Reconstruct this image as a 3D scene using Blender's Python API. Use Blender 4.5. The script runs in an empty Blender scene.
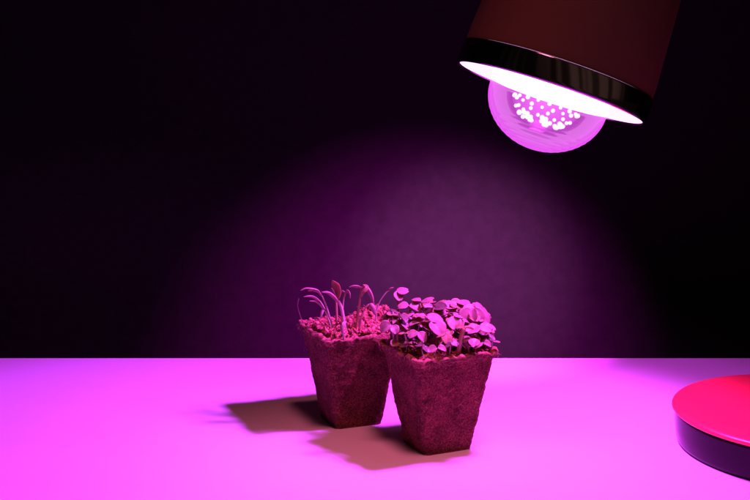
import bpy, bmesh, math, random
from mathutils import Vector, Matrix, noise
C = bpy.context.scene
COL = C.collection
R = math.radians
rnd = random.Random(7)

# ------------------------------------------------------------------ camera, world, light, exposure
CAM_Z, PITCH, FPX = 0.322, R(9.4), 1176.0
cam_d = bpy.data.cameras.new('camera')
cam_d.sensor_width = 36.0
cam_d.lens = 36.0 * FPX / 750.0
cam_d.clip_start, cam_d.clip_end = 0.01, 50
cam = bpy.data.objects.new('camera', cam_d)
COL.objects.link(cam)
cam.location = (0, 0, CAM_Z)
cam.rotation_euler = (R(90) - PITCH, 0, 0)
C.camera = cam

def at(px, py, y):
    """world point on the plane at depth y seen at pixel (px,py) of the 750x500 photograph"""
    u, v = (px - 375) / FPX, (250 - py) / FPX
    d = Vector((u, math.cos(PITCH) + v * math.sin(PITCH), -math.sin(PITCH) + v * math.cos(PITCH)))
    return Vector((0, 0, CAM_Z)) + d * (y / d.y)

LAMP_C = at(550, 93.5, 0.945)                      # centre of the shade's mouth
AX = Vector((-0.322, -0.078, -0.945)).normalized()   # the way the shade points
LX = Vector((1, 0, 0)); LX = (LX - AX * LX.dot(AX)).normalized()
LY = AX.cross(LX)
LAMP_M = Matrix((( LX.x, -LY.x, -AX.x, LAMP_C.x), (LX.y, -LY.y, -AX.y, LAMP_C.y), (LX.z, -LY.z, -AX.z, LAMP_C.z), (0, 0, 0, 1)))

world = bpy.data.worlds.new('World')
C.world = world
world.use_nodes = True
wn, wl = world.node_tree.nodes, world.node_tree.links
wn.clear()
w_out = wn.new('ShaderNodeOutputWorld'); w_bg = wn.new('ShaderNodeBackground')
w_tc = wn.new('ShaderNodeTexCoord'); w_sep = wn.new('ShaderNodeSeparateXYZ')
w_m1 = wn.new('ShaderNodeMapRange'); w_m1.interpolation_type = 'SMOOTHSTEP'      # the dim warm room is behind the camera
w_m1.inputs['From Min'].default_value = 0.1; w_m1.inputs['From Max'].default_value = -0.8
w_m2 = wn.new('ShaderNodeMapRange'); w_m2.interpolation_type = 'SMOOTHSTEP'      # and lighter on its right
w_m2.inputs['From Min'].default_value = -0.5; w_m2.inputs['From Max'].default_value = 0.75
w_m2.inputs['To Min'].default_value = 0.12
w_at = wn.new('ShaderNodeMath'); w_at.operation = 'ARCTAN2'
w_nz = wn.new('ShaderNodeTexNoise'); w_nz.noise_dimensions = '1D'; w_nz.inputs['Scale'].default_value = 3.4; w_nz.inputs['Detail'].default_value = 1.0
w_m3 = wn.new('ShaderNodeMapRange'); w_m3.interpolation_type = 'SMOOTHSTEP'
w_m3.inputs['From Min'].default_value = 0.47; w_m3.inputs['From Max'].default_value = 0.53
w_m3.inputs['To Min'].default_value = 0.25; w_m3.inputs['To Max'].default_value = 1.5
w_p1 = wn.new('ShaderNodeMath'); w_p1.operation = 'MULTIPLY'
w_p2 = wn.new('ShaderNodeMath'); w_p2.operation = 'MULTIPLY'
w_mix = wn.new('ShaderNodeMix'); w_mix.data_type = 'RGBA'
w_mix.inputs['A'].default_value = (0.0010, 0.0006, 0.0010, 1)
w_mix.inputs['B'].default_value = (0.092, 0.046, 0.038, 1)
wl.new(w_tc.outputs['Generated'], w_sep.inputs[0])
wl.new(w_sep.outputs['Y'], w_m1.inputs['Value'])
wl.new(w_sep.outputs['X'], w_m2.inputs['Value'])
wl.new(w_sep.outputs['X'], w_at.inputs[0]); wl.new(w_sep.outputs['Y'], w_at.inputs[1])
wl.new(w_at.outputs[0], w_nz.inputs['W']); wl.new(w_nz.outputs['Fac'], w_m3.inputs['Value'])
wl.new(w_m1.outputs[0], w_p1.inputs[0]); wl.new(w_m2.outputs[0], w_p1.inputs[1])
wl.new(w_p1.outputs[0], w_p2.inputs[0]); wl.new(w_m3.outputs[0], w_p2.inputs[1])
wl.new(w_p2.outputs[0], w_mix.inputs['Factor'])
wl.new(w_mix.outputs['Result'], w_bg.inputs['Color'])
wl.new(w_bg.outputs[0], w_out.inputs[0])
w_bg.inputs['Strength'].default_value = 1.0

def aim(loc, direction):
    z = -Vector(direction).normalized()
    q = z.to_track_quat('Z', 'Y')
    return Matrix.Translation(loc) @ q.to_matrix().to_4x4()

def spot(name, loc, direction, power, color, size, blend, radius, linear=False):
    l = bpy.data.lights.new(name, 'SPOT')
    l.energy, l.color, l.spot_size, l.spot_blend, l.shadow_soft_size = power, color, R(size), blend, radius
    if linear:
        l.use_nodes = True
        n, k = l.node_tree.nodes, l.node_tree.links
        em = next(x for x in n if x.type == 'EMISSION')
        f = n.new('ShaderNodeLightFalloff'); f.inputs['Strength'].default_value = 1.0
        k.new(f.outputs['Linear'], em.inputs['Strength'])
    o = bpy.data.objects.new(name, l); COL.objects.link(o)
    o.matrix_world = aim(loc, direction)
    return o

SRC = LAMP_C - AX * 0.064                          # the LED stem stands inside the bulb, up in the shade
spot('bulb_light', SRC, AX, 44, (0.86, 0.050, 1.06), 118, 0.45, 0.017, True)
spot('bulb_side_light', SRC, Vector((-0.36, 0.93, 0)) - SRC, 24, (0.26, 0.062, 1.0), 84, 1.0, 0.017, True)
spot('bulb_halo', LAMP_C + AX * 0.012, AX, 13, (0.85, 0.050, 1.0), 160, 0.3, 0.02, True)
spot('bulb_beam', LAMP_C + AX * 0.012, at(418, 360, 1.55) - LAMP_C, 98, (1.0, 0.02, 0.95), 57, 0.95, 0.012)
spot('bulb_core_beam', LAMP_C + AX * 0.012, at(464, 272, 1.55) - LAMP_C, 58, (0.86, 0.34, 0.82), 33, 1.0, 0.012)
spot('shadow_fill', (0.10, 0.60, 1.08), Vector((0.01, 0.89, 0)) - Vector((0.10, 0.60, 1.08)), 36, (1.0, 0.17, 0.30), 22, 1.0, 0.12)  # unseen red fill spot, added to lighten the shadows of the pots

C.render.engine = 'CYCLES'
C.view_settings.view_transform = 'Standard'
C.view_settings.look = 'None'
C.view_settings.exposure = 0
C.view_settings.gamma = 1
C.cycles.use_denoising = True
C.cycles.caustics_reflective = False
C.cycles.caustics_refractive = False
C.cycles.max_bounces = 10
C.cycles.transparent_max_bounces = 24
C.cycles.sample_clamp_indirect = 4.0

# ------------------------------------------------------------------ helpers
class MB:
    def __init__(self): self.v, self.f, self.mi = [], [], []
    def add(self, verts, faces, mi=0):
        b = len(self.v)
        self.v += [tuple(p) for p in verts]
        self.f += [tuple(i + b for i in f) for f in faces]
        self.mi += [mi] * len(faces)
    def build(self, name, mats, parent=None, origin=None, smooth=True):
        me = bpy.data.meshes.new(name)
        o3 = Vector(origin) if origin is not None else Vector((0, 0, 0))
        me.from_pydata([tuple(Vector(p) - o3) for p in self.v], [], self.f)
        mats = mats if isinstance(mats, (list, tuple)) else [mats]
        for m in mats: me.materials.append(m)
        me.polygons.foreach_set('material_index', self.mi)
        me.polygons.foreach_set('use_smooth', [smooth] * len(me.polygons))
        bm = bmesh.new(); bm.from_mesh(me)
        bmesh.ops.recalc_face_normals(bm, faces=bm.faces)
        bm.to_mesh(me); bm.free()
        ob = bpy.data.objects.new(name, me); COL.objects.link(ob)
        if parent is not None:
            ob.parent = parent
        ob.location = o3
        return ob

def thing(name, label, cat, loc=(0, 0, 0), group=None):
    o = bpy.data.objects.new(name, None); COL.objects.link(o)
    o.location = loc; o.empty_display_size = 0.01
    o['label'] = label; o['category'] = cat
    if group: o['group'] = group
    return o

def part(mb, name, mats, root, label=None, smooth=True):
    """a child mesh given in world coordinates"""
    loc = Vector(root.location) if root.parent is None else Vector((0, 0, 0))
    r = root
    base = Vector((0, 0, 0))
    while r is not None:
        base += Vector(r.location); r = r.parent
    mb.v = [tuple(Vector(p) - base) for p in mb.v]
    o = mb.build(name, mats, root, None, smooth)
    if label: o['label'] = label
    return o

def catmull(pts, n):
    P = [Vector(p) for p in pts]
    P = [P[0] * 2 - P[1]] + P + [P[-1] * 2 - P[-2]]
    out = []
    for i in range(1, len(P) - 2):
        for k in range(n):
            t = k / n
            a, b, c, d = P[i - 1], P[i], P[i + 1], P[i + 2]
            out.append(0.5 * ((2 * b) + (c - a) * t + (2 * a - 5 * b + 4 * c - d) * t * t + (3 * b - a - 3 * c + d) * t ** 3))
    out.append(P[-2].copy())
    return out

def tube(mb, pts, r0, r1=None, n=5, seg=7, mi=0, smooth_pts=True):
    r1 = r0 if r1 is None else r1
    pts = catmull(pts, n) if smooth_pts else [Vector(p) for p in pts]
    N = len(pts)
    t0 = (pts[1] - pts[0]).normalized()
    up = t0.orthogonal().normalized()
    vs, fs = [], []
    for i, p in enumerate(pts):
        t = (pts[min(i + 1, N - 1)] - pts[max(i - 1, 0)]).normalized()
        up = (up - t * up.dot(t)).normalized()
        s = t.cross(up)
        r = r0 + (r1 - r0) * i / (N - 1)
        for k in range(seg):
            a = 2 * math.pi * k / seg
            vs.append(p + (up * math.cos(a) + s * math.sin(a)) * r)
    for i in range(N - 1):
        for k in range(seg):
            fs.append((i * seg + k, i * seg + (k + 1) % seg, (i + 1) * seg + (k + 1) % seg, (i + 1) * seg + k))
    fs.append(tuple(range(seg))[::-1]); fs.append(tuple((N - 1) * seg + k for k in range(seg)))
    mb.add(vs, fs, mi)

def sheet(mb, rows, th):
    """closed thin solid from a grid of (point, normal) rows"""
    n, m = len(rows), len(rows[0])
    vs = [p + nn * th / 2 for r in rows for p, nn in r] + [p - nn * th / 2 for r in rows for p, nn in r]
    o = n * m
    fs = []
    for i in range(n - 1):
        for j in range(m - 1):
            a = i * m + j
            fs.append((a, a + 1, a + m + 1, a + m)); fs.append((o + a, o + a + m, o + a + m + 1, o + a + 1))
    for j in range(m - 1):
        fs.append((j, o + j, o + j + 1, j + 1)); b = (n - 1) * m + j
        fs.append((b, b + 1, o + b + 1, o + b))
    for i in range(n - 1):
        a = i * m; fs.append((a, a + m, o + a + m, o + a)); b = a + m - 1
        fs.append((b, o + b, o + b + m, b + m))
    mb.add(vs, fs)

def blade(mb, pts, width, side, th=0.0006, cup=0.25, n=6, prof=None):
    """long leaf following a path; side = direction of its breadth"""
    P = catmull(pts, n); N = len(P)
    prof = prof or (lambda t: max(0.12, math.sin(math.pi * min(1, 0.08 + 0.92 * t)) ** 0.55))
    s = Vector(side).normalized(); rows = []
    for i, p in enumerate(P):
        t = (P[min(i + 1, N - 1)] - P[max(i - 1, 0)]).normalized()
        s = (s - t * s.dot(t)).normalized(); nn = s.cross(t)
        w = width * prof(i / (N - 1)) / 2
        row = []
        for j in range(5):
            x = (j - 2) / 2
            row.append((p + s * x * w + nn * cup * w * x * x, (nn - s * x * cup).normalized()))
        rows.append(row)
    sheet(mb, rows, th)

def round_leaf(mb, base, direction, normal, L, W, cup, droop, notch=0.1, th=0.00034, seed=0):
    """broad cotyledon: narrow base, round body, slightly notched tip"""
    d = Vector(direction).normalized(); nn = Vector(normal); nn = (nn - d * nn.dot(d)).normalized()
    s = d.cross(nn)
    NI, NJ = 14, 11
    rows = []
    for i in range(NI):
        t = i / (NI - 1)
        ang = droop * t
        dd = d * math.cos(ang) - nn * math.sin(ang)
        w = W / 2 * max(0.06, (math.sin(math.pi * (0.03 + 0.93 * t ** 0.85)) ** 0.62))
        row = []
        for j in range(NJ):
            x = (j - (NJ - 1) / 2) / ((NJ - 1) / 2)
            l = L * t
            if t > 0.6: l -= L * notch * (1 - abs(x)) ** 2 * (t - 0.6) / 0.4
            p = Vector(base) + (d * math.sin(ang) / max(ang, 1e-4) * 1.0 - nn * (1 - math.cos(ang)) / max(ang, 1e-4)) * l if ang > 1e-3 else Vector(base) + d * l
            p = p + s * x * w + nn * (cup * w * (abs(x) ** 1.6) - 0.02 * L * (1 - abs(x)) - (0.022 * L if j == NJ // 2 else 0))
            nz = noise.noise(p * 260 + Vector((seed * 3.1, 0, 0))) * 0.0004
            p = p + nn * nz
            row.append((p, (nn - s * x * cup * 0.8).normalized()))
        rows.append(row)
    sheet(mb, rows, th)

def lathe(prof, seg=96, M=None, close=False):
    vs, fs = [], []
    n = len(prof)
    for r, z in prof:
        for k in range(seg):
            a = 2 * math.pi * k / seg
            p = Vector((r * math.cos(a), r * math.sin(a), z))
            vs.append(M @ p if M is not None else p)
    for i in range(n - 1 + (1 if close else 0)):
        j = (i + 1) % n
        for k in range(seg):
            fs.append((i * seg + k, i * seg + (k + 1) % seg, j * seg + (k + 1) % seg, j * seg + k))
    if not close:
        if prof[0][0] < 1e-3: fs.append(tuple(range(seg))[::-1])
        if prof[-1][0] < 1e-3: fs.append(tuple((n - 1) * seg + k for k in range(seg)))
    return vs, fs

# ------------------------------------------------------------------ materials
def mat(name):
    m = bpy.data.materials.new(name); m.use_nodes = True
    n = m.node_tree.nodes; n.clear()
    out = n.new('ShaderNodeOutputMaterial')
    return m, n, m.node_tree.links, out

def principled(name, col, rough=0.5, col2=None, nscale=30, bump=0.0, bscale=200, metallic=0.0, spec=0.5, coat=0.0, detail=8, stretch=None, lo=0.35, hi=0.65, rvar=0.0):
    m, n, l, out = mat(name)
    b = n.new('ShaderNodeBsdfPrincipled'); l.new(b.outputs[0], out.inputs[0])
    b.inputs['Base Color'].default_value = (*col, 1); b.inputs['Roughness'].default_value = rough
    b.inputs['Metallic'].default_value = metallic; b.inputs['Specular IOR Level'].default_value = spec
    b.inputs['Coat Weight'].default_value = coat; b.inputs['Coat Roughness'].default_value = 0.12
    tc = n.new('ShaderNodeTexCoord')
    mp = n.new('ShaderNodeMapping'); l.new(tc.outputs['Object'], mp.inputs[0])
    if stretch: mp.inputs['Scale'].default_value = stretch
    if col2 is not None or rvar:
        t = n.new('ShaderNodeTexNoise'); t.inputs['Scale'].default_value = nscale; t.inputs['Detail'].default_value = detail
        t.inputs['Roughness'].default_value = 0.65
        l.new(mp.outputs[0], t.inputs['Vector'])
        r = n.new('ShaderNodeMapRange'); r.inputs['From Min'].default_value = lo; r.inputs['From Max'].default_value = hi
        l.new(t.outputs['Fac'], r.inputs['Value'])
        if col2 is not None:
            x = n.new('ShaderNodeMix'); x.data_type = 'RGBA'
            x.inputs['A'].default_value = (*col, 1); x.inputs['B'].default_value = (*col2, 1)
            l.new(r.outputs[0], x.inputs['Factor']); l.new(x.outputs['Result'], b.inputs['Base Color'])
        if rvar:
            q = n.new('ShaderNodeMapRange'); q.inputs['To Min'].default_value = rough - rvar; q.inputs['To Max'].default_value = rough + rvar
            l.new(t.outputs['Fac'], q.inputs['Value']); l.new(q.outputs[0], b.inputs['Roughness'])
    if bump:
        t2 = n.new('ShaderNodeTexNoise'); t2.inputs['Scale'].default_value = bscale; t2.inputs['Detail'].default_value = 6
        l.new(mp.outputs[0], t2.inputs['Vector'])
        bp = n.new('ShaderNodeBump'); bp.inputs['Strength'].default_value = 1.0; bp.inputs['Distance'].default_value = bump
        l.new(t2.outputs['Fac'], bp.inputs['Height']); l.new(bp.outputs[0], b.inputs['Normal'])
    return m

M_table = principled('white_laminate', (0.78, 0.78, 0.79), 0.42, (0.74, 0.74, 0.75), 9, 0.00003, 900, spec=0.35, rvar=0.06)
M_wall = principled('dark_wall_paint', (0.0085, 0.0078, 0.0080), 0.9, (0.0115, 0.0105, 0.0108), 60, 0.0002, 500, spec=0.1)
M_peat = principled('pressed_peat', (0.080, 0.024, 0.017), 0.95, (0.32, 0.115, 0.07), 800, 0.00035, 1500, spec=0.12, lo=0.44, hi=0.74)
def weather(m):
    n, l = m.node_tree.nodes, m.node_tree.links
    b = next(x for x in n if x.type == 'BSDF_PRINCIPLED')
    src = b.inputs['Base Color'].links[0].from_socket
    tc = n.new('ShaderNodeTexCoord')
    t = n.new('ShaderNodeTexNoise'); t.inputs['Scale'].default_value = 55; t.inputs['Detail'].default_value = 5; t.inputs['Roughness'].default_value = 0.7
    l.new(tc.outputs['Object'], t.inputs['Vector'])
    r1 = n.new('ShaderNodeMapRange'); r1.inputs['From Min'].default_value = 0.36; r1.inputs['From Max'].default_value = 0.66
    r1.inputs['To Min'].default_value = 0.50; r1.inputs['To Max'].default_value = 1.20
    l.new(t.outputs['Fac'], r1.inputs['Value'])
    v = n.new('ShaderNodeVectorMath'); v.operation = 'SCALE'
    l.new(src, v.inputs[0]); l.new(r1.outputs[0], v.inputs['Scale'])
    g = n.new('ShaderNodeNewGeometry'); r2 = n.new('ShaderNodeMapRange')
    r2.inputs['From Min'].default_value = 0.515; r2.inputs['From Max'].default_value = 0.60; r2.inputs['To Max'].default_value = 0.85
    l.new(g.outputs['Pointiness'], r2.inputs['Value'])
    x = n.new('ShaderNodeMix'); x.data_type = 'RGBA'; x.inputs['B'].default_value = (0.58, 0.28, 0.18, 1)
    l.new(r2.outputs[0], x.inputs['Factor']); l.new(v.outputs[0], x.inputs['A']); l.new(x.outputs['Result'], b.inputs['Base Color'])
weather(M_peat)
M_fibre = principled('peat_fibre', (0.42, 0.24, 0.15), 0.9, (0.20, 0.10, 0.06), 300, spec=0.1)
M_soil = principled('crumbly_soil', (0.12, 0.042, 0.028), 0.95, (0.66, 0.28, 0.18), 260, 0.0006, 1200, spec=0.12, lo=0.38, hi=0.62)
M_red = principled('red_lacquer', (0.66, 0.050, 0.060), 0.38, (0.70, 0.054, 0.065), 40, spec=0.4, coat=0.25)
M_shade = principled('red_brown_lacquer', (0.125, 0.082, 0.026), 0.42, (0.105, 0.070, 0.022), 14, 0.00005, 300, spec=0.35)
M_chrome = principled('dark_chrome', (0.30, 0.28, 0.29), 0.10, metallic=1.0, rvar=0.03, nscale=80)
M_dark = principled('dark_gloss_enamel', (0.010, 0.004, 0.010), 0.16, spec=0.15, rvar=0.03, nscale=60)
M_white = principled('white_enamel', (0.85, 0.84, 0.85), 0.35, spec=0.4)

def leaf_mat(name, c1, c2, trans, tw, rough=0.42, ns=180):
    m, n, l, out = mat(name)
    b = n.new('ShaderNodeBsdfPrincipled'); t = n.new('ShaderNodeBsdfTranslucent'); mx = n.new('ShaderNodeMixShader')
    tc = n.new('ShaderNodeTexCoord'); nz = n.new('ShaderNodeTexNoise')
    nz.inputs['Scale'].default_value = ns; nz.inputs['Detail'].default_value = 4
    l.new(tc.outputs['Object'], nz.inputs['Vector'])
    rg = n.new('ShaderNodeMapRange'); rg.inputs['From Min'].default_value = 0.35; rg.inputs['From Max'].default_value = 0.65
    l.new(nz.outputs['Fac'], rg.inputs['Value'])
    x = n.new('ShaderNodeMix'); x.data_type = 'RGBA'
    x.inputs['A'].default_value = (*c1, 1); x.inputs['B'].default_value = (*c2, 1)
    l.new(rg.outputs[0], x.inputs['Factor']); l.new(x.outputs['Result'], b.inputs['Base Color'])
    b.inputs['Roughness'].default_value = rough; b.inputs['Specular IOR Level'].default_value = 0.5
    t.inputs['Color'].default_value = (*trans, 1)
    bp = n.new('ShaderNodeBump'); bp.inputs['Distance'].default_value = 0.0002
    l.new(nz.outputs['Fac'], bp.inputs['Height']); l.new(bp.outputs[0], b.inputs['Normal'])
    mx.inputs[0].default_value = tw
    l.new(b.outputs[0], mx.inputs[1]); l.new(t.outputs[0], mx.inputs[2]); l.new(mx.outputs[0], out.inputs[0])
    return m

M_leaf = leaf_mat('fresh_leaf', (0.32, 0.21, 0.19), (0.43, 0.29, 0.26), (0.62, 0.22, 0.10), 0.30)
M_leafd = leaf_mat('shade_toned_leaf', (0.09, 0.075, 0.055), (0.18, 0.13, 0.10), (0.40, 0.14, 0.06), 0.25)  # darker leaf copy, mostly shade within the clump put into the colour
M_leafo = leaf_mat('ruddy_leaf', (0.34, 0.24, 0.12), (0.46, 0.32, 0.17), (0.60, 0.25, 0.06), 0.35)
M_stem = leaf_mat('pale_stem', (0.42, 0.40, 0.26), (0.52, 0.44, 0.32), (0.55, 0.30, 0.12), 0.25)
M_stemo = leaf_mat('ruddy_stem', (0.42, 0.24, 0.14), (0.50, 0.32, 0.18), (0.60, 0.25, 0.08), 0.25)

def glow_mat(name, col, strength, transp=None, facing=None, gloss=0.0):
    m, n, l, out = mat(name)
    e = n.new('ShaderNodeEmission'); e.inputs[0].default_value = (*col, 1); e.inputs[1].default_value = strength
    last = e.outputs[0]
    if facing:
        lw = n.new('ShaderNodeLayerWeight'); lw.inputs['Blend'].default_value = 0.5
        r = n.new('ShaderNodeMapRange'); r.inputs['From Min'].default_value = 0.0; r.inputs['From Max'].default_value = 1.0
        r.inputs['To Min'].default_value = facing[0]; r.inputs['To Max'].default_value = facing[1]
        p = n.new('ShaderNodeMath'); p.operation = 'POWER'; p.inputs[1].default_value = facing[2]
        l.new(lw.outputs['Facing'], p.inputs[0]); l.new(p.outputs[0], r.inputs['Value']); l.new(r.outputs[0], e.inputs[1])
    if transp:
        t = n.new('ShaderNodeBsdfTransparent'); t.inputs[0].default_value = (*transp, 1)
        a = n.new('ShaderNodeAddShader'); l.new(last, a.inputs[0]); l.new(t.outputs[0], a.inputs[1]); last = a.outputs[0]
    if gloss:
        g = n.new('ShaderNodeBsdfGlossy'); g.inputs['Roughness'].default_value = 0.06
        fr = n.new('ShaderNodeFresnel'); fr.inputs['IOR'].default_value = 1.45
        mx = n.new('ShaderNodeMixShader')
        k = n.new('ShaderNodeMath'); k.operation = 'MULTIPLY'; k.inputs[1].default_value = gloss
        l.new(fr.outputs[0], k.inputs[0]); l.new(k.outputs[0], mx.inputs[0])
        l.new(last, mx.inputs[1]); l.new(g.outputs[0], mx.inputs[2]); last = mx.outputs[0]
    l.new(last, out.inputs[0])
    return m

M_plate = glow_mat('lit_bulb_glass', (1.0, 0.50, 1.0), 1.1, (0.98, 0.96, 0.98))
M_lining = glow_mat('glowing_lining', (1.0, 0.45, 1.0), 2.1)  # emission stands in for bulb light falling on the white lining
M_dome = glow_mat('glowing_clear_dome', (0.90, 0.10, 0.97), 0.25, (0.97, 0.93, 0.98), (0.24, 0.58, 1.7), 0.07)
M_lens = glow_mat('glowing_lens', (1.0, 0.22, 1.0), 0.12, (0.98, 0.95, 0.98), (0.30, 0.02, 0.8))
M_chip = glow_mat('led_glow', (1.0, 0.62, 1.0), 3.0, (1.0, 1.0, 1.0), (1.5, 0.0, 0.7))

# ------------------------------------------------------------------ setting
TB_Y = 1.232
bm = bmesh.new()
bmesh.ops.create_cube(bm, size=1.0)
for v in bm.verts:
    v.co = Vector((v.co.x * 3.2, (v.co.y + 0.5) * (TB_Y - 0.05) + 0.05, (v.co.z - 0.5) * 0.028))
bmesh.ops.bevel(bm, geom=[e for e in bm.edges], offset=0.0012, segments=3, affect='EDGES', profile=0.5)
me = bpy.data.meshes.new('table_surface'); bm.to_mesh(me); bm.free(); me.materials.append(M_table)
tb = bpy.data.objects.new('table_surface', me); COL.objects.link(tb)
tb['kind'] = 'structure'; tb['label'] = 'smooth white table top washed in magenta light'
for p in me.polygons: p.use_smooth = False

mb = MB()
W0, W1, WY, WT = -3.0, 3.0, 1.55, 0.10
vs = [(x, y, z) for x in (W0, W1) for y in (WY, WY + WT) for z in (-1.0, 2.0)]
mb.add(vs, [(0, 4, 5, 1), (2, 3, 7, 6), (0, 1, 3, 2), (4, 6, 7, 5), (1, 5, 7, 3), (0, 2, 6, 4)])
wall = mb.build('wall', M_wall, smooth=False)
wall['kind'] = 'structure'; wall['label'] = 'dark matte wall behind the table with a purple pool of light'

# ------------------------------------------------------------------ peat pots
POT_H = 0.084
def rsq(a, h, r):
    """point at fraction a (0..1) round a rounded square of half-size h, corner radius r"""
    side = 2 * (h - r); arc = math.pi * r / 2; tot = 4 * (side + arc); d = (a % 1) * tot
    for q in range(4):
        rot = Matrix.Rotation(q * math.pi / 2, 2)
        if d < side:
            p = Vector((h, -h + r + d)); return rot @ p, rot @ Vector((1, 0))
        d -= side
        if d < arc:
            t = d / r; nrm = Vector((math.cos(t), math.sin(t)))
            return rot @ (Vector((h - r, h - r)) + nrm * r), rot @ nrm
        d -= arc
    return Vector((h, 0)), Vector((1, 0))

def pot_cell(mb, c, yaw, ht, hb, seed, tear=None):
    NP, NH = 300, 80
    M = Matrix.Translation((c[0], c[1], 0)) @ Matrix.Rotation(yaw, 4, 'Z')
    off = Vector((seed * 7.3, seed * 3.1, 0))
    prof = []                                    # (half size, z, rim weight, roughness)
    for i in range(NH + 1):
        t = i / NH
        h = hb + (ht - 0.0025 - hb) * t
        z = POT_H * t
        w = max(0, (t - 0.93) / 0.07)
        h += 0.0025 * w ** 0.6                     # rolled lip
        prof.append((h, z, t, 1))
    for k, (dh, dz) in enumerate(((-0.0008, 0.0009), (-0.0022, 0.0015), (-0.0044, 0.0010))):
        prof.append((ht + dh, POT_H + dz, 1, 1))
    for i in range(14):
        t = 1 - i / 40
        prof.append((hb + (ht - hb) * t - 0.0054, POT_H * t - 0.0006, t, 1))
    vs, fs = [], []
    for (h, z, t, rr) in prof:
        rad = 0.004 + 0.004 * t
        for k in range(NP):
            p2, n2 = rsq(k / NP, h, min(rad, h * 0.9))
            p = Vector((p2.x, p2.y, z)); n3 = Vector((n2.x, n2.y, 0))
            q = p * 1.0 + off
            d = noise.noise(q * 38) * 0.0012 + noise.noise(q * 150) * 0.0007 + noise.noise(q * 420) * 0.00050
            if z < 0.004: d *= 0.4
            p += n3 * d
            if t > 0.8:
                e = (t - 0.8) / 0.2
                dz = noise.noise(Vector((p2.x * 70, p2.y * 70, seed))) * 0.0028 + noise.noise(Vector((p2.x * 300, p2.y * 300, seed))) * 0.0014
                if tear: dz += tear(p2)
                p.z += dz * e
                p += n3 * e * noise.noise(Vector((p2.x * 120, p2.y * 120, seed + 5))) * 0.0012
            vs.append(M @ p)
    n = len(prof)
    for i in range(n - 1):
        for k in range(NP):
            fs.append((i * NP + k, i * NP + (k + 1) % NP, (i + 1) * NP + (k + 1) % NP, (i + 1) * NP + k))
    fs.append(tuple(range(NP))[::-1])
    fs.append(tuple((n - 1) * NP + k for k in range(NP)))       # hidden bed under the soil
    mb.add(vs, fs, 0)
    r = random.Random(seed)                        # loose fibres on the wall and round the lip
    for i in range(250):
        t = r.random() if i < 70 else 0.93 + 0.08 * r.random()
        h = hb + (ht - hb) * t
        a = r.random(); p2, n2 = rsq(a, h, 0.006)
        tt = Vector((-n2.y, n2.x, 0)); up = Vector((0, 0, 1))
        ang = r.gauss(0, 0.8); L = r.uniform(0.0015, 0.006)
        d = tt * math.cos(ang) + up * math.sin(ang)
        p0 = Vector((p2.x, p2.y, POT_H * t)); n3 = Vector((n2.x, n2.y, 0))
        lift = r.uniform(0.0004, 0.0016 if i < 70 else 0.003)
        pts = [p0 - d * L / 2 - n3 * 0.0003, p0 + n3 * lift * 0.5, p0 + d * L / 2 + n3 * lift + up * r.uniform(-0.0004, 0.001)]
        tube(mb, [M @ p for p in pts], r.uniform(0.00008, 0.00018), 0.00006, n=2, seg=4, mi=1)

YR, YL = R(25), R(22)
CR, CL = Vector((0.0518, 0.9452)), Vector((-0.0215, 1.0135))
HT, HB = 0.0385, 0.0213
pots = thing('peat_pot', 'pair of joined square brown peat pots standing on the white table', 'peat pot', (0.015, 0.98, 0))
mb = MB()
def tear_r(p):
    return 0.0010 if p.x > 0.03 and p.y < -0.025 else 0.0
pot_cell(mb, CR, YR, HT, HB, 1, tear_r)
part(mb, 'pot_cell', [M_peat, M_fibre], pots, 'nearer right hand cell, crowded with round leaved seedlings')
mb = MB()
def tear_l(p):
    return 0.0028 * max(0, 1 - ((p.x + HT) ** 2 + (p.y - HT) ** 2) ** 0.5 / 0.012)
pot_cell(mb, CL, YL, HT, HB, 2, tear_l)
part(mb, 'pot_cell', [M_peat, M_fibre], pots, 'farther left hand cell, sparsely sown with arching seedlings')
# the flange that still joins the two cells
mb = MB()
uR, vR = Vector((math.cos(YR), math.sin(YR))), Vector((-math.sin(YR), math.cos(YR)))
uL, vL = Vector((math.cos(YL), math.sin(YL))), Vector((-math.sin(YL), math.cos(YL)))
A0 = CR - uR * HT * 0.97 + vR * (HT - 0.003); A1 = CR + uR * HT * 0.25 + vR * (HT - 0.003)
B0 = CL - uL * HT * -0.10 - vL * (HT - 0.003); B1 = CL + uL * HT * 0.98 - vL * (HT - 0.003)
rows = []
for i in range(41):
    a = i / 40; row = []
    for j in range(25):
        b = j / 24
        p = A0.lerp(A1, a).lerp(B0.lerp(B1, a), b)
        bend = (1 - a) ** 4 * math.sin(math.pi * b) * 0.007
        p = p + uR * bend
        z = POT_H - 0.0008 - 0.0012 * math.sin(math.pi * b) + noise.noise(Vector((p.x * 220, p.y * 220, 3))) * 0.0016 + noise.noise(Vector((p.x * 700, p.y * 700, 3))) * 0.0008
        row.append((Vector((p.x, p.y, z)), Vector((0, 0, 1))))
    rows.append(row)
sheet(mb, rows, 0.0042)
r_ = random.Random(21)
for i in range(90):
    row = r_.choice(rows[:20]); p = r_.choice(row)[0] + Vector((0, 0, 0.002))
    d = Vector((r_.gauss(0, 1), r_.gauss(0, 1), r_.uniform(-.2, .5))).normalized() * r_.uniform(0.001, 0.003)
    tube(mb, [p - d, p + Vector((0, 0, 0.0006)), p + d], 0.00018, 0.00008, n=2, seg=4, mi=1)
part(mb, 'joining_flange', [M_peat, M_fibre], pots)

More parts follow.
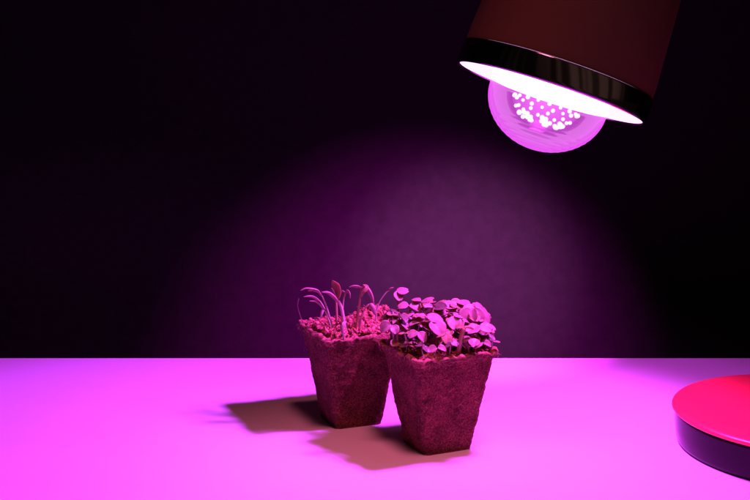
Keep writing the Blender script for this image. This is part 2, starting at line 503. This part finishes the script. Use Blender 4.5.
# ------------------------------------------------------------------ soil
def soil(name, label, c, yaw, seed, hfun, ncrumb, cr):
    mb = MB(); h = HT - 0.0046; N = 90
    M = Matrix.Translation((c.x, c.y, 0)) @ Matrix.Rotation(yaw, 4, 'Z')
    def z_at(x, y):
        return POT_H + hfun(x, y) + noise.noise(Vector((x * 130, y * 130, seed))) * 0.0048 + noise.noise(Vector((x * 420, y * 420, seed))) * 0.0018
    vs, fs = [], []
    for i in range(N + 1):
        for j in range(N + 1):
            x, y = -h + 2 * h * i / N, -h + 2 * h * j / N
            e = max(abs(x), abs(y)) / h
            z = z_at(x, y)
            if e > 0.86: z += (POT_H - 0.006 - z) * ((e - 0.86) / 0.14) ** 1.5
            q = 1 - 0.11 * (abs(x * y) / (h * h)) ** 3
            vs.append(M @ Vector((x * q, y * q, z)))
    for i in range(N):
        for j in range(N):
            a = i * (N + 1) + j
            fs.append((a, a + N + 1, a + N + 2, a + 1))
    # closed underneath
    ring = [i * (N + 1) for i in range(N + 1)] + [N * (N + 1) + j for j in range(1, N + 1)] + [i * (N + 1) + N for i in range(N - 1, -1, -1)] + [j for j in range(N - 1, 0, -1)]
    b0 = len(vs)
    for k in ring:
        p = Vector(vs[k]); q = Vector((c.x, c.y, 0)); vs.append(Vector((q.x + (p.x - q.x) * 0.93, q.y + (p.y - q.y) * 0.93, POT_H - 0.016)))
    m = len(ring)
    for k in range(m):
        fs.append((ring[k], ring[(k + 1) % m], b0 + (k + 1) % m, b0 + k))
    fs.append(tuple(b0 + k for k in range(m)))
    mb.add(vs, fs)
    r = random.Random(seed)
    bm = bmesh.new(); bmesh.ops.create_icosphere(bm, subdivisions=2, radius=1.0)
    bv = [v.co.copy() for v in bm.verts]; bf = [tuple(v.index for v in f.verts) for f in bm.faces]; bm.free()
    for i in range(ncrumb):
        x, y = r.uniform(-h, h) * 0.96, r.uniform(-h, h) * 0.96
        if abs(x * y) > 0.72 * h * h: continue
        s = r.uniform(*cr) * (0.6 if r.random() < 0.6 else 1.0)
        z = z_at(x, y) + s * r.uniform(-0.2, 0.8)
        rot = Matrix.Rotation(r.uniform(0, 6.28), 3, Vector((r.gauss(0, 1), r.gauss(0, 1), r.gauss(0, 1))).normalized())
        sc = Vector((r.uniform(0.6, 1.5), r.uniform(0.6, 1.2), r.uniform(0.5, 1.0)))
        o3 = Vector((r.random() * 50, 0, 0))
        pv = []
        for b in bv:
            q = b * (1 + 0.55 * noise.noise(b * 1.6 + o3) + 0.25 * noise.noise(b * 4 + o3))
            q = rot @ Vector((q.x * sc.x, q.y * sc.y, q.z * sc.z)) * s
            pv.append(M @ (Vector((x, y, z)) + q))
        mb.add(pv, bf)
    for i in range(320):                           # root hairs and coir threads
        x, y = r.uniform(-h, h) * 0.9, r.uniform(-h, h) * 0.9
        p = Vector((x, y, z_at(x, y) + 0.001))
        d = Vector((r.gauss(0, 1), r.gauss(0, 1), r.gauss(0, 0.5))).normalized() * r.uniform(0.002, 0.006)
        tube(mb, [M @ (p - d), M @ (p + Vector((0, 0, r.uniform(0.0005, 0.003)))), M @ (p + d)], 0.0002, 0.00012, n=3, seg=4)
    o = mb.build(name, M_soil, origin=(c.x, c.y, POT_H))
    o['label'] = label; o['category'] = 'soil'; o['kind'] = 'stuff'
    return o

def hl(x, y):      # heaped towards the right and the back of the left cell
    return 0.0015 + 0.0085 * math.exp(-((x - 0.006) ** 2 + (y + 0.008) ** 2) / 0.00025) + 0.015 * math.exp(-((x - 0.030) ** 2 + (y + 0.002) ** 2) / 0.00035) + 0.004 * math.exp(-((x + 0.02) ** 2 + (y + 0.022) ** 2) / 0.00012)
def hr(x, y):
    return -0.002 + 0.004 * math.exp(-(x * x + y * y) / 0.0006)
soil('potting_soil', 'crumbly reddish soil heaped around the sparse arching seedlings in the left pot', CL, YL, 11, hl, 1300, (0.0006, 0.0021))
soil('potting_soil', 'crumbly dark soil under the dense round leaved seedlings in the right pot', CR, YR, 12, hr, 700, (0.0006, 0.0019))

# ------------------------------------------------------------------ arching seedlings, left cell
G_L = 'slender seedlings arching from the left pot'
CAMV = Vector((0, -1, 0.15))
def arch(label, stem, leaves, y0, r0=0.0008, r1=0.0006, smat=None, lmat=None):
    """stem: list of (px,py,dy); leaves: list of (points, width_mm, kind)"""
    P = [at(px, py, y0 + dy) for px, py, dy in stem]
    t = thing('seedling', label, 'seedling', P[0], G_L)
    mb = MB(); tube(mb, P, r0 * 1.08, r1 * 0.95, n=6, seg=8); part(mb, 'stem', smat or M_stem, t)
    for pts, w, side, m in leaves:
        Q = [at(px, py, y0 + dy) for px, py, dy in pts]
        mb = MB(); blade(mb, Q, w * 1.3 / 1000, side, th=0.0005, cup=0.5)
        part(mb, 'leaf', m, t)
UPS = Vector((0.1, -0.75, 0.65))
arch('slim seedling bending far left, its leaf tip reaching highest and farthest left',
     [(333, 331, 0), (329, 315, 0), (325, 303, 0), (322, 296, 0)], [([(322, 296, 0), (318, 290, 0), (311, 288, -.002), (305, 288, -.004), (300.5, 290.5, -.006)], 3.0, UPS, M_leaf), ([(322, 296, 0), (318, 291, .006), (313, 289.5, .010), (308, 291, .014)], 2.4, UPS, M_leafo)], 1.008)
arch('thin seedling bending left, middle of the three left hanging leaf tips',
     [(332, 331, 0), (328, 318, 0), (323.5, 307, 0), (320, 301, 0)], [([(320, 301, 0), (315, 297, 0), (309.5, 295.5, -.003), (303.5, 296.8, -.006)], 3.0, UPS, M_leaf)], 1.000)
arch('low seedling bending left with a pale leaf and a second leaf hanging straight down',
     [(334, 331, 0), (330, 319, 0), (325, 310, 0)], [([(325, 310, 0), (321, 304, 0), (316, 301, -.003), (309.5, 300.8, -.006)], 3.4, UPS, M_leaf), ([(324.5, 309, 0), (322.5, 310, -.004), (321.3, 314, -.006), (320.6, 318.5, -.006)], 2.2, (1, -.3, 0), M_leaf)], 0.992)
arch('thick pale seedling with one broad shining leaf curving over to the left',
     [(345, 333, 0), (343.5, 320, 0), (341.5, 308, 0), (338.5, 301, 0)], [([(338.8, 302, 0), (334.5, 296, -.001), (328.5, 291.6, -.003), (321.5, 292, -.006)], 5.0, UPS, M_leaf)], 0.990, 0.0017, 0.0013)
arch('tallest upright seedling carrying a dark broad leaf like a hood at its tip',
     [(336.5, 332, 0), (336.8, 318, 0), (336.5, 306, 0), (336, 298, 0)], [([(336.5, 300, 0), (337.5, 292, .001), (336, 284, 0), (332.5, 280.5, -.003)], 6.5, (1, -.35, 0.1), M_leafo), ([(335.5, 300, 0), (333, 294, -.003), (331.5, 288, -.006)], 3.6, (1, -.2, 0), M_leafd)], 1.004, 0.0010, 0.0008, M_stemo)
arch('small hook shaped seedling between the hooded one and the forked one',
     [(342, 328, 0), (342.5, 312, 0), (343.5, 300, 0), (345.5, 293, 0)], [([(345.5, 293, 0), (348, 291, -.001), (350, 293.5, -.003), (350.2, 298.5, -.004)], 2.4, (1, -.4, .2), M_leaf), ([(345.5, 293, 0), (342.5, 290.8, .001), (339, 293, .001)], 2.2, UPS, M_leaf)], 1.010)
arch('forked seedling with one leaf level to the left and one long leaf drooping right',
     [(356, 331, 0), (357.5, 318, 0), (359.5, 304, 0), (360.5, 294, 0), (362.5, 287, 0)], [([(361.5, 288, 0), (358, 286, -.002), (353.5, 285.4, -.004), (349, 287, -.005)], 3.2, UPS, M_leaf), ([(363, 287, 0), (367, 289.5, -.002), (371, 297, -.004), (373.2, 306, -.005)], 3.4, (.8, -.6, .3), M_leaf), ([(360.8, 297, 0), (363, 292, -.003), (366, 289, -.003), (366.5, 286.5, -.002), (363, 284.5, -.001)], 2.6, (.8, -.5, .3), M_leafo)], 0.992, 0.0011, 0.0009, M_stemo)
arch('short bowed seedling kinked at its top, right beside the forked one',
     [(359, 331, 0), (361.5, 317, 0), (365.5, 308, 0), (369, 304.5, 0)], [([(368.5, 304.8, 0), (371, 305.5, -.002), (373.5, 309.5, -.003), (375, 315, -.003)], 3.4, (.8, -.6, .3), M_leaf)], 0.984, 0.0009, 0.0008, M_stemo)
arch('bare threadlike seedling leaning right, alone in the gap between the two clumps',
     [(375.8, 326, 0), (376.3, 313, 0), (379, 303, 0), (385, 294, 0), (390, 289.5, 0)], [([(389, 290, 0), (391, 288.6, -.001), (393.5, 287.6, -.001)], 1.5, UPS, M_leaf)], 1.000, 0.0006, 0.0005)
arch('curled pale sprout bent down over the front soil of the left pot',
     [(344.5, 322, 0), (342.5, 324, -.003), (341.8, 331, -.005), (344, 340, -.004)], [([(346, 321.5, 0), (342.8, 323.5, -.003), (341.6, 330, -.0055), (343.8, 339, -.0045)], 3.0, (1, -.3, 0), M_leaf)], 0.9745, 0.0007, 0.0007)
arch('thin bare stalk rising at the far left corner of the left pot',
     [(304, 325, 0), (300, 315, 0), (297.6, 306, 0), (298, 300, 0)], [([(297.6, 305, 0), (297.7, 302, 0), (298.8, 298.5, 0)], 1.0, (1, -.3, 0), M_leafd)], 1.026, 0.00035, 0.0003, M_leafd)

# ------------------------------------------------------------------ round-leaved seedlings, right cell
G_R = 'round leaved seedlings crowded in the right pot'
def local(p):   # world -> cell frame
    d = Vector((p.x - CR.x, p.y - CR.y)); return Vector((d.dot(uR), d.dot(vR)))
def cress(label, px, py, dy, size, ldirs, lm, sm=None, sr=0.0007, cupv=0.35):
    """head at pixel, stem down to the soil; ldirs: list of (azimuth deg in picture plane sense, pitch deg, scale)"""
    y = 0.968 - (py - 295) / 55 * 0.056 + dy
    H = at(px, py, y)
    l = local(H); lim = HT - 0.008
    f = Vector((max(-lim, min(lim, l.x * 0.86)), max(-lim, min(lim, l.y * 0.86))))
    F = CR + uR * f.x + vR * f.y
    foot = Vector((F.x + rnd.uniform(-.002, .002), F.y + rnd.uniform(-.002, .002), POT_H - 0.004))
    t = thing('seedling', label, 'seedling', foot, G_R)
    mid = foot.lerp(H, 0.55) + Vector((rnd.uniform(-.003, .003), rnd.uniform(-.003, .003), 0))
    mb = MB(); tube(mb, [foot, mid, H], sr * 1.1, sr * 0.8, n=6, seg=7); part(mb, 'stem', sm or M_stem, t)
    for k, (az, pit, sc) in enumerate(ldirs):
        a, b = R(az), R(pit)
        d = Vector((math.cos(a) * math.cos(b), math.sin(a) * math.cos(b), math.sin(b)))
        nn = Vector((0, 0, 1)) - d * d.z
        if nn.length < 0.05: nn = Vector((0, -1, 0))
        nn = (nn.normalized() + Vector((rnd.uniform(-.25, .45), rnd.uniform(-.8, .05), 0))).normalized()
        L = size / 1000 * sc * 0.97
        mb = MB(); round_leaf(mb, H + d * 0.0006, d, nn, L, L * rnd.uniform(0.92, 1.12), cupv * rnd.uniform(-0.6, 1.5), rnd.uniform(0.1, 0.7), rnd.uniform(0.02, 0.16), seed=rnd.random() * 9)
        part(mb, 'leaf', lm, t)

F_ = M_leaf; D_ = M_leafd; O_ = M_leafo
cress('tall ruddy seedling at the left top of the dense clump, one leaf folded', 396, 291, -.004, 9.5, [(-55, -48, 1.0), (5, 8, 1.1)], F_, M_stemo, 0.0010)
cress('pale round leaf seedling at the top of the dense clump, left of its middle', 421, 301, 0, 12, [(-35, 22, 1.0), (150, 5, .7)], F_)
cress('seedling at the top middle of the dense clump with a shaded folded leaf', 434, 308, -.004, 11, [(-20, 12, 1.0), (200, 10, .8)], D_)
cress('seedling with the brightest flat oval leaf, near the centre of the dense clump', 426, 316, -.012, 14, [(-8, -4, 1.05), (170, 15, .6)], F_, cupv=0.1)
cress('seedling with a long pale leaf at the right top of the dense clump', 471, 305, .004, 11, [(165, 14, 1.1), (10, -20, .9)], F_, M_stemo, 0.0009)
cress('largest bright leaved seedling at the upper right of the dense clump', 472, 308, -.010, 15, [(-120, -42, 1.15), (-40, -50, 1.0)], F_)
cress('seedling with a broad glowing leaf on the upper right shoulder of the dense clump', 477, 308, 0, 15, [(-35, -32, 1.1), (70, 10, .7)], F_)
cress('seedling with wide pale leaves overhanging the right side of the right pot', 479, 325, -.006, 13, [(-150, -20, 1.0), (-20, -15, .9)], F_)
cress('rightmost pale seedling at the outer right edge of the dense clump', 484, 325, .004, 11, [(-10, -25, .95), (-100, -30, .8)], F_)
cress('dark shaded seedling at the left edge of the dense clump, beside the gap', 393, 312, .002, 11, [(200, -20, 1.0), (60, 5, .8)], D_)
cress('pink lit seedling leaning over the joint between the two pots', 392, 325, -.004, 11, [(195, -18, 1.0), (-60, -30, .8)], F_, M_stemo)
cress('seedling with a violet folded leaf left of the centre of the dense clump', 420, 322, -.008, 12, [(-25, -30, 1.0), (190, 0, .8)], F_)
cress('seedling with a large drooping violet leaf at the front centre of the dense clump', 432, 321, -.014, 15, [(-45, -38, 1.0), (150, 5, .7)], F_)
cress('seedling with a grey violet leaf right of the centre of the dense clump', 453, 316, -.010, 13, [(-80, -42, 1.0), (20, 5, .7)], F_, M_stemo)
cress('seedling with a half hidden leaf behind the oval bright one', 414, 314, 0, 11, [(-40, -25, 1.0), (150, -5, .9)], F_)
cress('small crowned seedling just right of the tall ruddy one', 409, 305, .002, 11, [(180, -5, .9), (-15, -12, 1.0)], F_, M_stemo)
cress('orange tinted seedling at the top of the dense clump, right of its middle', 449, 303, .002, 11, [(170, -5, 1.0), (-5, -12, 1.1)], O_, M_stemo)
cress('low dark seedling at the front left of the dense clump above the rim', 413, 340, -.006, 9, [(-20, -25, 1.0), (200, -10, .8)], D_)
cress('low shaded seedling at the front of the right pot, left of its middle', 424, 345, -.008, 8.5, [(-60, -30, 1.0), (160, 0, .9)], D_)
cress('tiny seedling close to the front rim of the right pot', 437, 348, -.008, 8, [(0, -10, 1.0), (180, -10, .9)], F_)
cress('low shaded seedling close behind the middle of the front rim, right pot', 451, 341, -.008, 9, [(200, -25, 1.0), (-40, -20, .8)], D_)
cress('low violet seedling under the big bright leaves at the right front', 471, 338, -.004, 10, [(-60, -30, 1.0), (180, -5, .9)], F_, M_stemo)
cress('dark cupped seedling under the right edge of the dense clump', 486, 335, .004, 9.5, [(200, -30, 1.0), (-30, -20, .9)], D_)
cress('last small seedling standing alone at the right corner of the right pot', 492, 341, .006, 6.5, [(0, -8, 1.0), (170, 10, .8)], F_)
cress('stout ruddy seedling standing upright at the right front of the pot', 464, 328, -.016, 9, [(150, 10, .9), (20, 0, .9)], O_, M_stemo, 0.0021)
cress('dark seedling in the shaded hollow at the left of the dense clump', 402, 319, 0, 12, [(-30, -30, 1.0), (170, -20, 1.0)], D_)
cress('thin seedling with a slanted bare stem at the left front rim of the right pot', 405, 333, -.006, 7, [(160, 5, .8), (-20, -5, .8)], O_)
cress('seedling pressed between the violet leaf and the low dark one at the front left', 418, 332, -.012, 10, [(-30, -40, 1.0), (200, -20, .9)], F_)
cress('seedling with a curled ruddy leaf below the big drooping violet one', 446, 333, -.012, 9.5, [(-80, -45, 1.0), (170, -15, .9)], O_)
cress('seedling with a pale leaf tucked under the upper right shoulder', 461, 319, -.008, 11, [(-120, -35, 1.0), (0, -10, .8)], F_, M_stemo)
cress('flat leaved seedling on the ridge between the oval bright leaf and right shoulder', 456, 307, .004, 12, [(190, 5, 1.0), (-30, -15, .9)], F_)
cress('seedling with small leaf peeping over the back of the dense clump', 429, 303, .014, 10, [(60, 5, .9), (190, -5, .9)], O_)
for i in range(120):
    px, py = rnd.uniform(397, 487), rnd.uniform(303, 344)
    if px < 410 and py < 312: py += 14
    az = rnd.uniform(0, 360)
    cress('small half hidden seedling deep inside the dense clump of the right pot', px, py, rnd.uniform(-0.004, 0.022), rnd.uniform(7.5, 11), [(az, rnd.uniform(-45, 10), 1.0), (az + 170, rnd.uniform(-45, 10), .9)], rnd.choice([F_, D_, O_, F_]), rnd.choice([M_stem, M_stemo]))

# ------------------------------------------------------------------ desk lamp
BASE_C = Vector((0.3625, 0.938, 0.0))
lamp = thing('desk_lamp', 'desk lamp with glowing magenta bulb, dark banded shade and red round base', 'desk lamp', BASE_C)
BR, BH = 0.1135, 0.0335
MBASE = Matrix.Translation(BASE_C)
mb = MB()   # dark drum
prof = [(0.0, 0.0), (BR - 0.0075, 0.0), (BR - 0.0055, 0.0012), (BR - 0.0045, 0.004), (BR - 0.0032, 0.014), (BR - 0.0028, 0.0255), (BR - 0.0028, 0.0285), (0.0, 0.0285)]
mb.add(*lathe(prof, 160, MBASE)); base = part(mb, 'base', M_dark, lamp)
mb = MB()   # red cover plate with a rolled edge
prof = [(0.0, 0.0287), (BR - 0.003, 0.0287), (BR - 0.0008, 0.0289), (BR, 0.0299), (BR - 0.0002, 0.0312), (BR - 0.0016, 0.0325), (BR - 0.005, 0.0332), (BR - 0.02, 0.0337), (0.05, 0.0345), (0.03, 0.0347), (0.0, 0.0347)]
mb.add(*lathe(prof, 160, MBASE)); part(mb, 'base_plate', M_red, lamp)

SR = 0.0782
mb = MB()   # shade: outer skin and a closed top
th = 0.0012
zt = 0.205
outer = [(SR - 0.0008, 0.0190), (SR - 0.0010, 0.030), (SR - 0.0105, 0.165), (SR - 0.017, 0.188), (SR - 0.030, 0.200), (0.020, zt), (0.0, zt)]
inner = [(0.0, zt - 0.002), (0.020, zt - 0.002), (SR - 0.031, 0.198), (SR - 0.0185, 0.187), (SR - 0.0119, 0.165), (SR - 0.0024, 0.030), (SR - 0.0024, 0.0190)]
mb.add(*lathe(outer + inner, 144, LAMP_M))
shade = part(mb, 'shade', M_shade, lamp)
mb = MB()   # dark polished band round the mouth
prof = [(SR - 0.0020, 0.0), (SR - 0.0006, -0.0004), (SR + 0.0004, 0.0006), (SR + 0.0006, 0.003), (SR + 0.0006, 0.0176), (SR + 0.0002, 0.0188), (SR - 0.0020, 0.0188)]
mb.add(*lathe(prof, 144, LAMP_M, close=True)); part(mb, 'rim_band', M_chrome, lamp)
mb = MB()   # white inside of the mouth, its lit look put in as emission
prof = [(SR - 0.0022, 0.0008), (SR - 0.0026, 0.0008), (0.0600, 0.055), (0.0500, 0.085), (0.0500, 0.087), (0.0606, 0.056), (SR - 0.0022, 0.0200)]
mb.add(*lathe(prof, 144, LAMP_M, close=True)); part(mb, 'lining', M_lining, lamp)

bulb_root = MB()
prof = [(0.0, 0.150), (0.014, 0.150), (0.0145, 0.125), (0.018, 0.105), (0.034, 0.060), (0.0465, 0.016), (0.0488, 0.004), (0.0490, -0.0015), (0.0478, -0.0030), (0.0, -0.0030)]
bulb_root.add(*lathe(prof, 96, LAMP_M)); bulb = part(bulb_root, 'bulb', M_plate, lamp)
mb = MB()
DR, DD = 0.0482, 0.0415
prof = [(DR + 0.0010, -0.0022), (DR + 0.0010, -0.0045)]
for i in range(0, 73):
    a = math.pi / 2 * i / 72
    rr, zz = DR * math.cos(a), -0.005 - DD * math.sin(a)
    g = 1 + 0.0025 * math.sin(i * 1.15) * (0.45 < a < 1.4); rr *= g; zz = -0.005 + (zz + 0.005) * g
    prof.append((max(rr, 0.0), zz))
mb.add(*lathe(prof, 128, LAMP_M)); part(mb, 'dome', M_dome, bulb)
mb = MB()
LR, LD = 0.029, 0.024
prof = []
for i in range(0, 15):
    a = math.pi / 2 * i / 14
    prof.append((LR * math.cos(a), -0.0045 - LD * math.sin(a)))
mb.add(*lathe(prof, 96, LAMP_M)); part(mb, 'lens', M_lens, bulb)
bm = bmesh.new(); bmesh.ops.create_icosphere(bm, subdivisions=2, radius=1.0)
IV = [v.co.copy() for v in bm.verts]; IF = [tuple(v.index for v in f.verts) for f in bm.faces]; bm.free()
def chip(a, lat, r):
    a, lat = R(a), R(lat)
    p = Vector((LR * 0.95 * math.cos(a) * math.cos(lat), LR * 0.95 * math.sin(a) * math.cos(lat), -0.0045 - LD * 0.95 * math.sin(lat)))
    mb = MB(); mb.add([LAMP_M @ (p + v * r * 1.2) for v in IV], IF); part(mb, 'led_chip', M_chip, bulb)
for k in range(18): chip(k * 20 + 8, 14, 0.0013 + 0.0003 * (k % 2))
for k in range(10): chip(k * 36 + 20, 34, 0.0014)
for k in range(7):
    for da, dl, rr in ((-5, -5, .0017), (5, -3, .0019), (-3, 6, .0016), (6, 7, .0014)):
        chip(k * 51.4 + 12 + da, 52 + dl, rr)

# arm from the base up and over to the shade, out of the frame
TOP = LAMP_M @ Vector((0, 0, zt - 0.001))
mb = MB()
tube(mb, [TOP, TOP - AX * 0.04, Vector((0.262, 0.982, 0.560)), Vector((0.325, 0.985, 0.545)), Vector((0.372, 0.972, 0.440)), Vector((0.385, 0.950, 0.25)), Vector((0.372, 0.940, 0.10)), Vector((0.3625, 0.938, 0.034))], 0.0065, 0.0065, n=10, seg=16)
part(mb, 'arm', M_dark, lamp)
